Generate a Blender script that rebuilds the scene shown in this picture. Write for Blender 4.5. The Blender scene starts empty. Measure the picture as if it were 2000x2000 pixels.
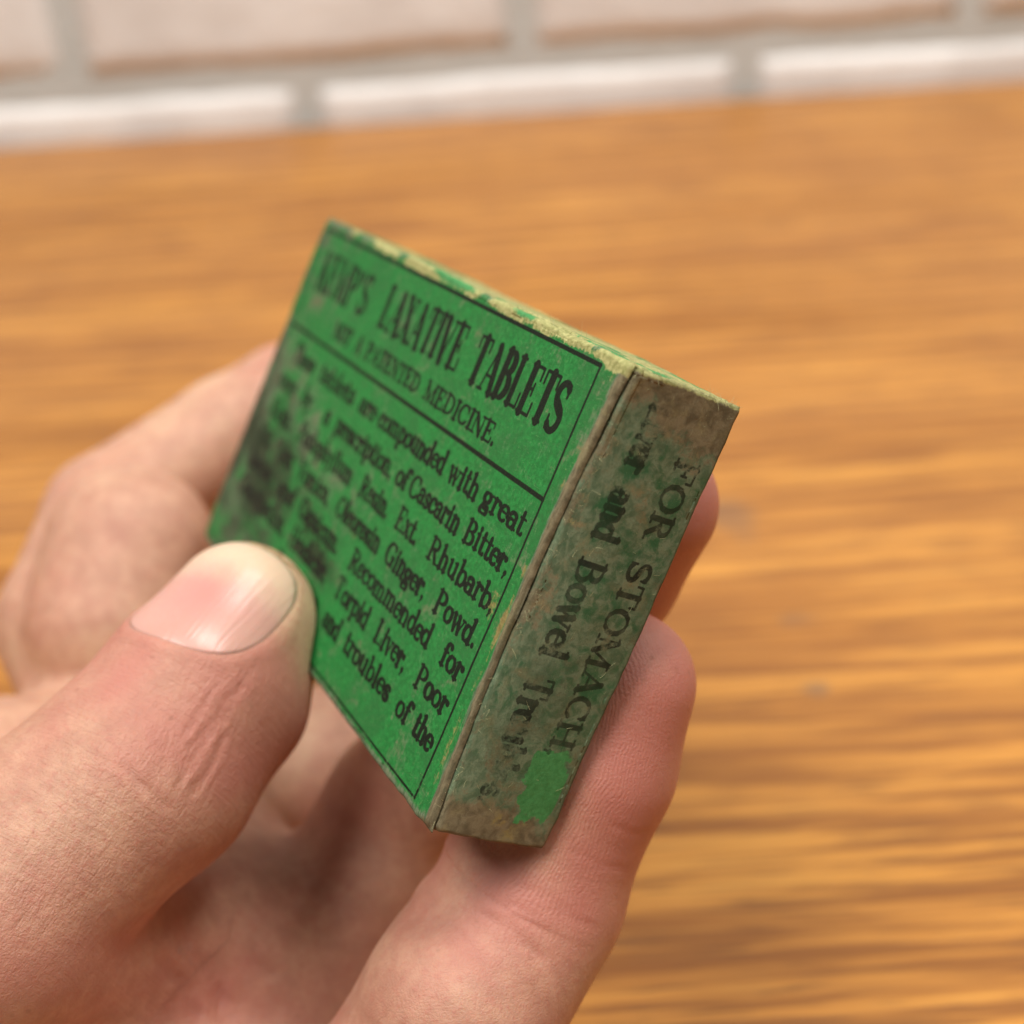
import bpy, math
import numpy as np
from mathutils import Matrix, Vector

# ------------------------------------------------------------------ camera, world, lights, exposure
sc = bpy.context.scene
F_PX = 2750.0                      # focal length in pixels of the 2000 px photograph
PITCH, ROLL, CAM_H = math.radians(30), math.radians(3.8), 140.0    # mm above the table
_r0 = np.array([1, 0, 0.]); _d0 = np.array([0, -math.sin(PITCH), -math.cos(PITCH)])
FWD = np.array([0, math.cos(PITCH), -math.sin(PITCH)])
RIGHT = math.cos(ROLL) * _r0 + math.sin(ROLL) * _d0
DOWN = -math.sin(ROLL) * _r0 + math.cos(ROLL) * _d0
CAM = np.array([0, 0, CAM_H])
RM = np.array([RIGHT, DOWN, FWD])            # rows: camera axes in world


def to_world(P):                             # mm seen from the lens (right, down, forward) -> world metres
    return (np.asarray(P, float) @ RM + CAM) * 0.001


cd = bpy.data.cameras.new('camera')
cam = bpy.data.objects.new('camera', cd)
sc.collection.objects.link(cam)
sc.camera = cam
cd.sensor_width = 36.0
cd.lens = 36.0 * F_PX / 2000.0
cd.clip_start, cd.clip_end = 0.01, 50.0
m = np.eye(4)
m[:3, 0], m[:3, 1], m[:3, 2], m[:3, 3] = RIGHT, -DOWN, -FWD, CAM * 0.001
cam.matrix_world = Matrix(m.tolist())
cd.dof.use_dof = True
cd.dof.focus_distance = 0.1175
cd.dof.aperture_fstop = cd.lens / 2.75       # 2.75 mm wide pupil, as in a phone

w = bpy.data.worlds.new('World'); sc.world = w; w.use_nodes = True
bg = w.node_tree.nodes['Background']
bg.inputs[0].default_value = (1.0, 0.95, 0.90, 1)
bg.inputs[1].default_value = 0.08


def area(name, loc, target, size, power, col):
    l = bpy.data.lights.new(name, 'AREA'); l.shape = 'RECTANGLE'
    l.size, l.size_y = size; l.energy = power; l.color = col
    o = bpy.data.objects.new(name, l); sc.collection.objects.link(o)
    o.location = loc
    o.rotation_euler = (Vector(target) - Vector(loc)).to_track_quat('-Z', 'Y').to_euler()
    return o


area('ceiling_lamp', (0.46, 0.22, 1.25), (0.15, 0.28, 0), (0.55, 0.55), 15.5, (1.0, 0.96, 0.91))
area('ceiling_lamp', (-0.40, -0.22, 1.10), (0, 0.15, 0.08), (0.50, 0.50), 13.5, (1.0, 0.95, 0.90))
sc.view_settings.view_transform = 'Standard'
sc.view_settings.look = 'None'
sc.view_settings.exposure = 0.0
sc.view_settings.gamma = 1.0

rng = np.random.default_rng(7)


# ------------------------------------------------------------------ helpers
class NT:
    """small helper for node materials"""
    def __init__(s, name):
        s.mat = bpy.data.materials.new(name); s.mat.use_nodes = True
        s.t = s.mat.node_tree; s.n = s.t.nodes; s.b = s.n['Principled BSDF']

    def node(s, typ, inputs=None, **kw):
        n = s.n.new(typ)
        for k, v in kw.items(): setattr(n, k, v)
        for k, v in (inputs or {}).items(): s.put(n.inputs[k], v)
        return n

    def put(s, sock, v):
        if isinstance(v, bpy.types.NodeSocket): s.t.links.new(v, sock)
        elif isinstance(v, (tuple, list)) and sock.type == 'RGBA' and len(v) == 3: sock.default_value = (*v, 1)
        else: sock.default_value = v

    def attr(s, name, out='Fac'):
        return s.node('ShaderNodeAttribute', attribute_name=name).outputs[out]

    def math(s, op, a, b=0.0, c=0.0, clamp=False):
        n = s.node('ShaderNodeMath', {0: a, 1: b, 2: c}, operation=op); n.use_clamp = clamp
        return n.outputs[0]

    def mix(s, f, a, b, mode='MIX'):
        n = s.node('ShaderNodeMix', data_type='RGBA', blend_type=mode)
        s.put(n.inputs[0], f); s.put(n.inputs[6], a); s.put(n.inputs[7], b)
        return n.outputs[2]

    def ramp(s, f, lo, hi, a=0.0, b=1.0, interp='SMOOTHSTEP'):
        n = s.node('ShaderNodeMapRange', {0: f, 1: lo, 2: hi, 3: a, 4: b}, interpolation_type=interp)
        return n.outputs[0]

    def noise(s, vec, scale, detail=4, rough=.55, dist=0.0, out=0):
        return s.node('ShaderNodeTexNoise', {'Vector': vec, 'Scale': scale, 'Detail': detail, 'Roughness': rough,
                                             'Distortion': dist}).outputs[out]

    def mapping(s, vec, scale=(1, 1, 1), rot=(0, 0, 0), loc=(0, 0, 0)):
        return s.node('ShaderNodeMapping', {0: vec, 1: loc, 2: rot, 3: scale}).outputs[0]

    def obj(s):
        return s.node('ShaderNodeTexCoord').outputs['Object']

    def bump(s, h, dist, strength=1.0, prev=None):
        d = {'Height': h, 'Distance': dist, 'Strength': strength}
        if prev is not None: d['Normal'] = prev
        return s.node('ShaderNodeBump', d).outputs[0]

    def set(s, **kw):
        for k, v in kw.items(): s.put(s.b.inputs[k.replace('_', ' ')], v)
        return s.mat


def mesh_obj(name, V, faces, mat=None, parent=None, smooth=True, attrs=None):
    me = bpy.data.meshes.new(name)
    V = np.asarray(V, np.float32)
    if isinstance(faces, np.ndarray):
        k = faces.shape[1]; nf = len(faces)
        me.vertices.add(len(V)); me.vertices.foreach_set('co', V.ravel())
        me.loops.add(nf * k); me.loops.foreach_set('vertex_index', faces.astype(np.int32).ravel())
        me.polygons.add(nf); me.polygons.foreach_set('loop_start', np.arange(nf, dtype=np.int32) * k)
        me.update(calc_edges=True); me.validate()
    else:
        me.from_pydata(V.tolist(), [], faces); me.update()
    me.polygons.foreach_set('use_smooth', np.full(len(me.polygons), smooth))
    for nm, arr in (attrs or {}).items():
        if arr.ndim == 2 and arr.shape[1] == 3 and nm.startswith('c_'):
            a = me.attributes.new(nm, 'FLOAT_COLOR', 'POINT')
            a.data.foreach_set('color', np.concatenate([arr, np.ones((len(arr), 1))], 1).astype(np.float32).ravel())
        elif arr.ndim == 2:
            a = me.attributes.new(nm, 'FLOAT_VECTOR', 'POINT'); a.data.foreach_set('vector', arr.astype(np.float32).ravel())
        else:
            a = me.attributes.new(nm, 'FLOAT', 'POINT'); a.data.foreach_set('value', arr.astype(np.float32))
    if mat: me.materials.append(mat)
    o = bpy.data.objects.new(name, me); sc.collection.objects.link(o)
    if parent: o.parent = parent
    return o


def sstep(a, b, x):
    t = np.clip((x - a) / (b - a), 0, 1); return t * t * (3 - 2 * t)


def vnoise(x, y, scale, seed):
    """smooth value noise in -1..1"""
    g = np.random.default_rng(seed).uniform(-1, 1, (257, 257))
    X = x / scale + 40; Y = y / scale + 40
    i = np.floor(X).astype(int); j = np.floor(Y).astype(int)
    fx = X - i; fy = Y - j; fx = fx * fx * (3 - 2 * fx); fy = fy * fy * (3 - 2 * fy)
    i %= 256; j %= 256
    return (g[i, j] * (1 - fx) + g[i + 1, j] * fx) * (1 - fy) + (g[i, j + 1] * (1 - fx) + g[i + 1, j + 1] * fx) * fy


def fbm(x, y, scale, seed, octs=5, rough=.55):
    s = 0; a = 1; tot = 0
    for k in range(octs):
        s = s + a * vnoise(x, y, scale / 2 ** k, seed + k * 13); tot += a; a *= rough
    return s / tot * 1.6


# ------------------------------------------------------------------ table and wall
STAINS = [(.0435, .2347, .005, .007, .45), (.0460, .1796, .0035, .002, .6), (.0478, .1983, .004, .0025, .35)]


def wood_material():
    n = NT('oak'); co = n.obj()
    warp = n.noise(n.mapping(co, (3, 14, 3)), 1.0, 3, out=1)
    v = n.node('ShaderNodeVectorMath', {0: co, 1: warp}, operation='MULTIPLY_ADD')
    v = n.node('ShaderNodeVectorMath', {0: warp, 1: (0.02, 0.014, 0), 2: co}, operation='MULTIPLY_ADD').outputs[0]
    band = n.noise(n.mapping(v, (1.8, 42, 1)), 1.0, 3, .5)
    ring = n.noise(n.mapping(v, (6, 150, 1)), 1.0, 4, .6)
    fine = n.noise(n.mapping(v, (18, 300, 1)), 1.0, 3, .6)
    pore = n.noise(n.mapping(v, (60, 1500, 1)), 1.0, 2, .5)
    big = n.noise(n.mapping(co, (3.2, 8.0, 1), loc=(.3, .1, 0)), 1.0, 2)
    c = n.mix(n.ramp(band, .3, .7), (.45, .188, .032), (.61, .278, .045))
    c = n.mix(n.ramp(ring, .41, .55, .7, 0.0), c, (.29, .105, .014))
    c = n.mix(n.ramp(fine, .42, .54, .8, 0), c, (.21, .070, .010))
    c = n.mix(n.ramp(fine, .56, .70, 0, .5), c, (.70, .350, .066))
    c = n.mix(n.ramp(pore, .34, .44, .7, 0), c, (.12, .045, .012))
    c = n.mix(n.ramp(big, .35, .65, .30, 0), c, (.42, .190, .065))
    # grey ink like stains
    wob = n.noise(co, 60, 3, .6, out=1)
    cw = n.node('ShaderNodeVectorMath', {0: wob, 1: (.012, .014, 0), 2: co}, operation='MULTIPLY_ADD').outputs[0]
    for x, y, rx, ry, a in STAINS:
        v = n.mapping(cw, (1 / rx, 1 / ry, 0), loc=(-(x + .006) / rx, -(y + .007) / ry, 0))
        dd = n.node('ShaderNodeVectorMath', {0: v}, operation='LENGTH').outputs['Value']
        c = n.mix(n.ramp(dd, .35, 1.15, a, 0), c, (.15, .10, .07))
    h = n.math('ADD', n.math('MULTIPLY', ring, .6), n.math('MULTIPLY', fine, .4))
    return n.set(Base_Color=c, Roughness=n.ramp(ring, .3, .7, .50, .36), Normal=n.bump(h, .0004, .5),
                 Specular_IOR_Level=.35)


WALL_Y = 0.555
bm_v = [(-.95, -.35, 0), (.95, -.35, 0), (.95, WALL_Y - .001, 0), (-.95, WALL_Y - .001, 0)]
V = bm_v + [(x, y, -.032) for x, y, _ in bm_v]
tab = mesh_obj('table_top', V, [(0, 1, 2, 3), (7, 6, 5, 4), (0, 4, 5, 1), (1, 5, 6, 2), (2, 6, 7, 3), (3, 7, 4, 0)],
               wood_material(), smooth=False)
tab['kind'] = 'structure'
bv = tab.modifiers.new('bevel', 'BEVEL'); bv.width = .003; bv.segments = 3


def brick_material():
    n = NT('painted_brick'); co = n.obj()
    inf = n.node('ShaderNodeObjectInfo').outputs['Random']
    a = n.noise(n.node('ShaderNodeVectorMath', {0: co, 1: inf}, operation='ADD').outputs[0], 22, 4, .6)
    c = n.mix(n.ramp(a, .35, .68), (.72, .70, .68), (.86, .855, .84))
    c = n.mix(n.ramp(inf, 0, 1, 0, .5), c, (.86, .87, .86))
    h = n.noise(co, 120, 5, .6)
    return n.set(Base_Color=c, Roughness=.55, Normal=n.bump(h, .0015, .6))


def mortar_material():
    n = NT('mortar'); co = n.obj()
    c = n.mix(n.noise(co, 60, 4), (.50, .535, .525), (.62, .65, .635))
    return n.set(Base_Color=c, Roughness=.9, Normal=n.bump(n.noise(co, 300, 4), .001, .8))


V = [(-.95, WALL_Y + .0012, -.05), (.95, WALL_Y + .0012, -.05), (.95, WALL_Y + .0012, .75), (-.95, WALL_Y + .0012, .75)]
V = V + [(x, y + .1, z) for x, y, z in V]
wall = mesh_obj('wall', V, [(0, 1, 2, 3), (7, 6, 5, 4), (0, 4, 5, 1), (1, 5, 6, 2), (2, 6, 7, 3), (3, 7, 4, 0)],
                mortar_material(), smooth=False)
wall['kind'] = 'structure'
BM = brick_material()
PITCH_X, JOINT, BH = .171, .0108, .0468
brick_meshes = []
for k in range(4):                                   # a few slightly uneven bricks, shared by all
    nx, nz = 24, 8
    L, Hh = PITCH_X - JOINT, BH
    gx = np.linspace(-L / 2, L / 2, nx + 1); gz = np.linspace(0, Hh, nz + 1)
    X, Z = np.meshgrid(gx, gz, indexing='ij')
    e = np.minimum(np.minimum(L / 2 - abs(X), Z), Hh - Z)
    r = .0009
    drop = r - np.sqrt(np.maximum(r * r - np.maximum(r - e, 0) ** 2, 0))
    Y = drop + .0003 * fbm(X * 1000, Z * 1000, 30, 60 + k)
    X = X + .0012 * fbm(X * 1000 + 50, Z * 1000, 25, 80 + k); Z = Z + .0010 * fbm(X * 1000 + 90, Z * 1000, 25, 90 + k)
    P = np.stack([X, Y, Z], -1).reshape(-1, 3)
    idx = np.arange((nx + 1) * (nz + 1)).reshape(nx + 1, nz + 1)
    q = np.stack([idx[:-1, :-1], idx[1:, :-1], idx[1:, 1:], idx[:-1, 1:]], -1).reshape(-1, 4)
    ring = np.concatenate([idx[:, 0], idx[-1, 1:], idx[-2::-1, -1], idx[0, -2:0:-1]])
    B = P[ring].copy(); B[:, 1] = .02
    nb = len(P); P = np.concatenate([P, B])
    a = ring; b = np.roll(ring, -1); c = nb + np.arange(len(ring)); d = np.roll(c, -1)
    q = np.concatenate([q, np.stack([b, a, c, d], -1)])
    o = mesh_obj('brick', P, q, BM)
    brick_meshes.append(o.data); bpy.data.objects.remove(o)
row0 = .0193 - JOINT / 2 - BH                          # the lowest course starts below the table top
for r_ in range(11):
    z = row0 + r_ * (BH + JOINT)
    off = .1018 if r_ % 2 == 0 else .0158
    for i in range(-5, 5):
        x = off + (i + .5) * PITCH_X
        if abs(x) > .85: continue
        o = bpy.data.objects.new('brick', brick_meshes[rng.integers(4)]); sc.collection.objects.link(o)
        o.parent = wall; o.location = (x, WALL_Y + rng.uniform(-.0002, .0002), z)

# ------------------------------------------------------------------ the box: pose from the photograph's perspective
BW, BHT, BD = 70.3, 42.0, 12.0                        # mm
FLt = np.array([-22.10, -35.24, 167.64])
Ud = np.array([0.44853, 0.33643, -0.82803]); Vd = np.array([-0.38816, 0.90784, 0.15860])
Dd = np.cross(Ud, Vd); Dd /= np.linalg.norm(Dd)       # into the box, away from the front
if Dd[2] < 0: Dd = -Dd
Vd = np.cross(Dd, Ud)
FRt = FLt + BW * Ud
base = FLt + Ud * BW / 2 + Vd * BHT + Dd * BD / 2
box = bpy.data.objects.new('medicine_box', None); sc.collection.objects.link(box)
bm4 = np.eye(4)
bm4[:3, 0] = Ud @ RM; bm4[:3, 1] = -Vd @ RM; bm4[:3, 2] = -Dd @ RM; bm4[:3, 3] = to_world(base)
box.matrix_world = Matrix(bm4.tolist()); box.empty_display_size = .01
box['label'] = 'small worn green cardboard tablet box with black print held in the hand'
box['category'] = 'box'

# -- a small serif alphabet drawn as strokes. S thick, H thin, A arc shaded by direction, B heavy arc, F serif
GL = {
 'K': (.80, 'S .17 0 .17 1;F .17 0 .15;F .17 1 .15;H .17 .38 .62 1;S .33 .58 .66 0;F .62 1 .14;F .66 0 .14'),
 'E': (.70, 'S .17 0 .17 1;H .03 1 .58 1;H .58 1 .58 .76;H .17 .52 .42 .52;H .42 .64 .42 .4;H .03 0 .62 0;H .62 0 .62 .26'),
 'F': (.66, 'S .17 0 .17 1;H .03 1 .58 1;H .58 1 .58 .76;H .17 .52 .42 .52;H .42 .64 .42 .4;F .17 0 .15'),
 'M': (1.0, 'H .14 0 .14 1;S .16 1 .47 .02;H .47 .02 .80 1;S .82 0 .82 1;F .14 0 .12;F .82 0 .14;H .03 1 .2 1;H .78 1 .96 1'),
 'P': (.70, 'S .17 0 .17 1;F .17 0 .15;H .03 1 .3 1;A .3 .74 .28 .26 90 -90;H .17 .48 .3 .48'),
 'R': (.78, 'S .17 0 .17 1;F .17 0 .15;H .03 1 .3 1;A .3 .75 .27 .25 90 -90;H .17 .5 .3 .5;S .36 .5 .6 .03;F .66 0 .1'),
 'B': (.72, 'S .17 0 .17 1;H .03 1 .3 1;A .3 .77 .24 .23 90 -90;H .17 .54 .34 .54;A .32 .27 .29 .27 90 -90;H .03 0 .32 0'),
 'D': (.80, 'S .17 0 .17 1;H .03 1 .3 1;A .28 .5 .4 .5 90 -90;H .03 0 .28 0'),
 'S': (.62, 'B .31 .75 .22 .24 35 180;B .31 .75 .22 .24 180 235;B .31 .25 .24 .24 55 0;B .31 .25 .24 .24 0 -145;S .19 .57 .44 .43;H .51 .98 .51 .74;H .08 .02 .08 .28'),
 "'": (.32, 'S .12 1 .12 .9;H .12 .9 .08 .72'),
 'L': (.66, 'S .17 0 .17 1;F .17 1 .15;H .03 0 .58 0;H .58 0 .58 .3'),
 'A': (.80, 'H .12 0 .40 1;S .41 1 .66 0;H .22 .33 .56 .33;F .12 0 .12;F .66 0 .14'),
 'X': (.78, 'S .14 1 .62 0;H .6 1 .14 0;F .14 1 .13;F .62 0 .13;F .6 1 .12;F .14 0 .12'),
 'T': (.74, 'S .37 0 .37 1;H .06 1 .68 1;H .06 1 .06 .74;H .68 1 .68 .74;F .37 0 .15'),
 'I': (.36, 'S .18 0 .18 1;F .18 0 .15;F .18 1 .15'),
 'V': (.78, 'S .14 1 .38 0;H .38 0 .64 1;F .14 1 .13;F .64 1 .12'),
 'N': (.84, 'H .14 0 .14 1;S .16 1 .66 0;H .68 0 .68 1;F .14 0 .12;H .02 1 .2 1;F .68 1 .12'),
 'O': (.82, 'A .41 .5 .33 .5 0 360'),
 'C': (.76, 'A .41 .5 .33 .5 40 320;H .66 .98 .66 .68'),
 'G': (.82, 'A .41 .5 .33 .5 40 300;H .66 .98 .66 .7;S .64 .05 .64 .4;H .5 .4 .76 .4'),
 'H': (.86, 'S .17 0 .17 1;S .68 0 .68 1;H .17 .5 .68 .5;F .17 0 .14;F .17 1 .14;F .68 0 .14;F .68 1 .14'),
 'a': (.54, 'B .24 .47 .16 .16 160 0;S .40 .5 .40 .06;H .40 .03 .52 .03;A .23 .18 .16 .18 60 360'),
 'b': (.58, 'S .14 0 .14 1;H .02 1 .14 1;A .31 .32 .2 .32 0 360'),
 'c': (.48, 'A .27 .32 .21 .32 50 310;S .42 .5 .40 .5'),
 'd': (.60, 'A .25 .32 .2 .32 0 360;S .44 0 .44 1;H .32 1 .44 1;H .44 0 .57 0'),
 'e': (.50, 'A .26 .32 .21 .32 0 310;H .06 .36 .46 .36'),
 'f': (.36, 'S .15 0 .15 .8;A .3 .8 .15 .2 180 60;S .38 .9 .4 .9;H .03 .62 .32 .62;F .15 0 .13'),
 'g': (.54, 'A .23 .43 .17 .2 0 360;H .4 .6 .5 .62;H .1 .22 .12 .06;S .12 .04 .4 .0;A .24 -.14 .2 .14 0 360'),
 'h': (.62, 'S .14 0 .14 1;H .02 1 .14 1;A .3 .4 .16 .24 180 0;S .46 0 .46 .42;F .14 0 .12;F .46 0 .12'),
 'i': (.32, 'S .15 0 .15 .64;H .03 .64 .15 .64;F .15 0 .13;S .15 .88 .15 .9'),
 'l': (.32, 'S .15 0 .15 1;H .03 1 .15 1;F .15 0 .13'),
 'm': (.92, 'S .14 0 .14 .64;H .02 .64 .14 .64;A .29 .4 .15 .24 180 0;S .44 0 .44 .42;A .59 .4 .15 .24 180 0;S .74 0 .74 .42;F .14 0 .12;F .44 0 .11;F .75 0 .12'),
 'n': (.62, 'S .14 0 .14 .64;H .02 .64 .14 .64;A .3 .4 .16 .24 180 0;S .46 0 .46 .42;F .14 0 .12;F .46 0 .12'),
 'o': (.54, 'A .27 .32 .21 .32 0 360'),
 'p': (.58, 'S .14 -.3 .14 .64;H .02 .64 .14 .64;A .31 .32 .2 .32 0 360;F .14 -.3 .12'),
 'r': (.44, 'S .14 0 .14 .64;H .02 .64 .14 .64;A .3 .4 .16 .24 170 70;S .37 .56 .39 .56;F .14 0 .13'),
 's': (.44, 'B .22 .47 .14 .16 30 200;B .22 .16 .15 .16 40 -160;S .13 .38 .30 .26'),
 't': (.38, 'S .15 .1 .15 .85;A .25 .1 .1 .1 180 330;H .03 .64 .33 .64'),
 'u': (.62, 'S .14 .64 .14 .2;H .02 .64 .14 .64;A .29 .2 .15 .2 180 360;S .46 0 .46 .64;H .34 .64 .46 .64;H .46 0 .58 0'),
 'v': (.54, 'S .1 .64 .27 0;H .27 0 .44 .64;F .1 .64 .1;F .44 .64 .09'),
 'w': (.78, 'S .1 .64 .25 0;H .25 0 .39 .6;S .38 .64 .53 0;H .53 0 .68 .64;F .1 .64 .1;F .38 .64 .08;F .68 .64 .09'),
 'x': (.54, 'S .1 .64 .42 0;H .42 .64 .1 0;F .1 .64 .09;F .42 0 .1;F .42 .64 .09;F .1 0 .09'),
 'y': (.54, 'S .1 .64 .28 .02;H .44 .64 .2 -.25;S .12 -.27 .14 -.27;F .1 .64 .1;F .44 .64 .09'),
 '.': (.24, 'S .12 .05 .12 .06'), ',': (.26, 'S .12 .05 .13 .05;H .14 .03 .08 -.18'),
}


class Ink:
    """distance to the nearest printed stroke on a grid over a face (mm)"""
    def __init__(s, gu, gv):
        s.gu, s.gv = gu, gv; s.d = np.full((len(gu), len(gv)), .6)

    def seg(s, a, b, r0, r1):
        pad = .6 + max(r0, r1)
        i0, i1 = np.searchsorted(s.gu, [min(a[0], b[0]) - pad, max(a[0], b[0]) + pad])
        j0, j1 = np.searchsorted(s.gv, [min(a[1], b[1]) - pad, max(a[1], b[1]) + pad])
        if i0 >= i1 or j0 >= j1: return
        X, Y = np.meshgrid(s.gu[i0:i1], s.gv[j0:j1], indexing='ij')
        dx, dy = b[0] - a[0], b[1] - a[1]; l2 = dx * dx + dy * dy + 1e-9
        t = np.clip(((X - a[0]) * dx + (Y - a[1]) * dy) / l2, 0, 1)
        d = np.hypot(X - a[0] - t * dx, Y - a[1] - t * dy) - (r0 + (r1 - r0) * t)
        s.d[i0:i1, j0:j1] = np.minimum(s.d[i0:i1, j0:j1], d)

    def word(s, txt, u0, u1, vb, cap, T, h, place=None):
        """txt from u0 to u1 along the line, baseline vb, cap height cap, stem T and hairline h widths (mm)"""
        place = place or (lambda x, y: (x, vb - y))
        tot = sum(GL[c][0] for c in txt); k = (u1 - u0) / tot; x0 = u0
        jr = np.random.default_rng(len(txt) * 7 + int(u0 * 10))
        for c in txt:
            wd, prims = GL[c]
            jy = jr.uniform(-.03, .03); tt = T * jr.uniform(.88, 1.12)
            for p in prims.split(';'):
                q = p.split(); z = [float(v) for v in q[1:]]
                P = lambda x, y: place(x0 + x * k, (y + jy) * cap)
                if q[0] in 'SH':
                    r = (tt if q[0] == 'S' else h) / 2
                    s.seg(P(z[0], z[1]), P(z[2], z[3]), r, r)
                elif q[0] == 'F':
                    s.seg(P(z[0] - z[2], z[1]), P(z[0] + z[2], z[1]), h / 2, h / 2)
                else:
                    an = np.radians(np.linspace(z[4], z[5], 13))
                    xs = z[0] + z[2] * np.cos(an); ys = z[1] + z[3] * np.sin(an)
                    for i in range(12):
                        tx, ty = (xs[i + 1] - xs[i]) * k, (ys[i + 1] - ys[i]) * cap
                        vert = abs(ty) / (math.hypot(tx, ty) + 1e-9)
                        wd_ = h + (tt - h) * vert ** 1.3 if q[0] == 'A' else h + (tt - h) * (.45 + .3 * vert)
                        s.seg(P(xs[i], ys[i]), P(xs[i + 1], ys[i + 1]), wd_ / 2, wd_ / 2)
            x0 += wd * k


def panel(name, sx, sy, thick, step, radius, place, mat, attr_fn, relief=0.02, seed=3, rough_edge=.12):
    """a card panel: fine front grid with worn rounded rims and a skirt; place(u, v, n) -> box space metres"""
    gu = np.linspace(0, sx, int(sx / step) + 1); gv = np.linspace(0, sy, int(sy / step) + 1)
    U, Vv = np.meshgrid(gu, gv, indexing='ij')
    rr = radius * (1 + .55 * fbm(U, Vv, 5, seed) * .8); rr = np.clip(rr, radius * .4, radius * 1.9)
    dx = np.minimum(U, sx - U); dy = np.minimum(Vv, sy - Vv)
    ex = np.maximum(rr - dx, 0); ey = np.maximum(rr - dy, 0)
    corner = np.exp(-((dx / 2.2) ** 2 + (dy / 2.2) ** 2)); rr = rr * (1 + .9 * corner)
    ex = np.maximum(rr - dx, 0); ey = np.maximum(rr - dy, 0)
    drop = np.minimum(rr - np.sqrt(np.maximum(rr * rr - ex * ex - ey * ey, 0)), thick * .9)
    edge = np.minimum(dx, dy)
    N = -drop + relief * fbm(U, Vv, 1.2, seed + 5) + relief * 6 * fbm(U, Vv, 14, seed + 9)
    # frayed outline
    wob = rough_edge * fbm(U, Vv, 1.6, seed + 21) * (edge < .6)
    cx = np.where(dx < .6, np.sign(sx / 2 - U), 0); cy = np.where(dy < .6, np.sign(sy / 2 - Vv), 0)
    lw = .10 * fbm(U, Vv, 11, seed + 31) * (edge < .6)
    U2 = U + cx * (wob * .5 + rough_edge * .3 + lw); V2 = Vv + cy * (wob * .5 + rough_edge * .3 + lw)
    P = place(U2, V2, N).reshape(-1, 3)
    nu, nv = U.shape
    idx = np.arange(nu * nv).reshape(nu, nv)
    q = np.stack([idx[:-1, :-1], idx[:-1, 1:], idx[1:, 1:], idx[1:, :-1]], -1).reshape(-1, 4)
    ring = np.concatenate([idx[:, 0], idx[-1, 1:], idx[-2::-1, -1], idx[0, -2:0:-1]])
    B = place(U2.ravel()[ring], V2.ravel()[ring], np.full(len(ring), -thick))
    nb = len(P)
    a = ring; b = np.roll(ring, -1); c = nb + np.arange(len(ring)); d = np.roll(c, -1)
    q = np.concatenate([q, np.stack([a, b, d, c], -1)])
    at = attr_fn(gu, gv, U, Vv, edge)
    at = {k: np.concatenate([x.reshape(-1, *x.shape[2:]), x.reshape(-1, *x.shape[2:])[ring]]) for k, x in at.items()}
    return mesh_obj(name, np.concatenate([P, B]), q, mat, box, attrs=at)


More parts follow.
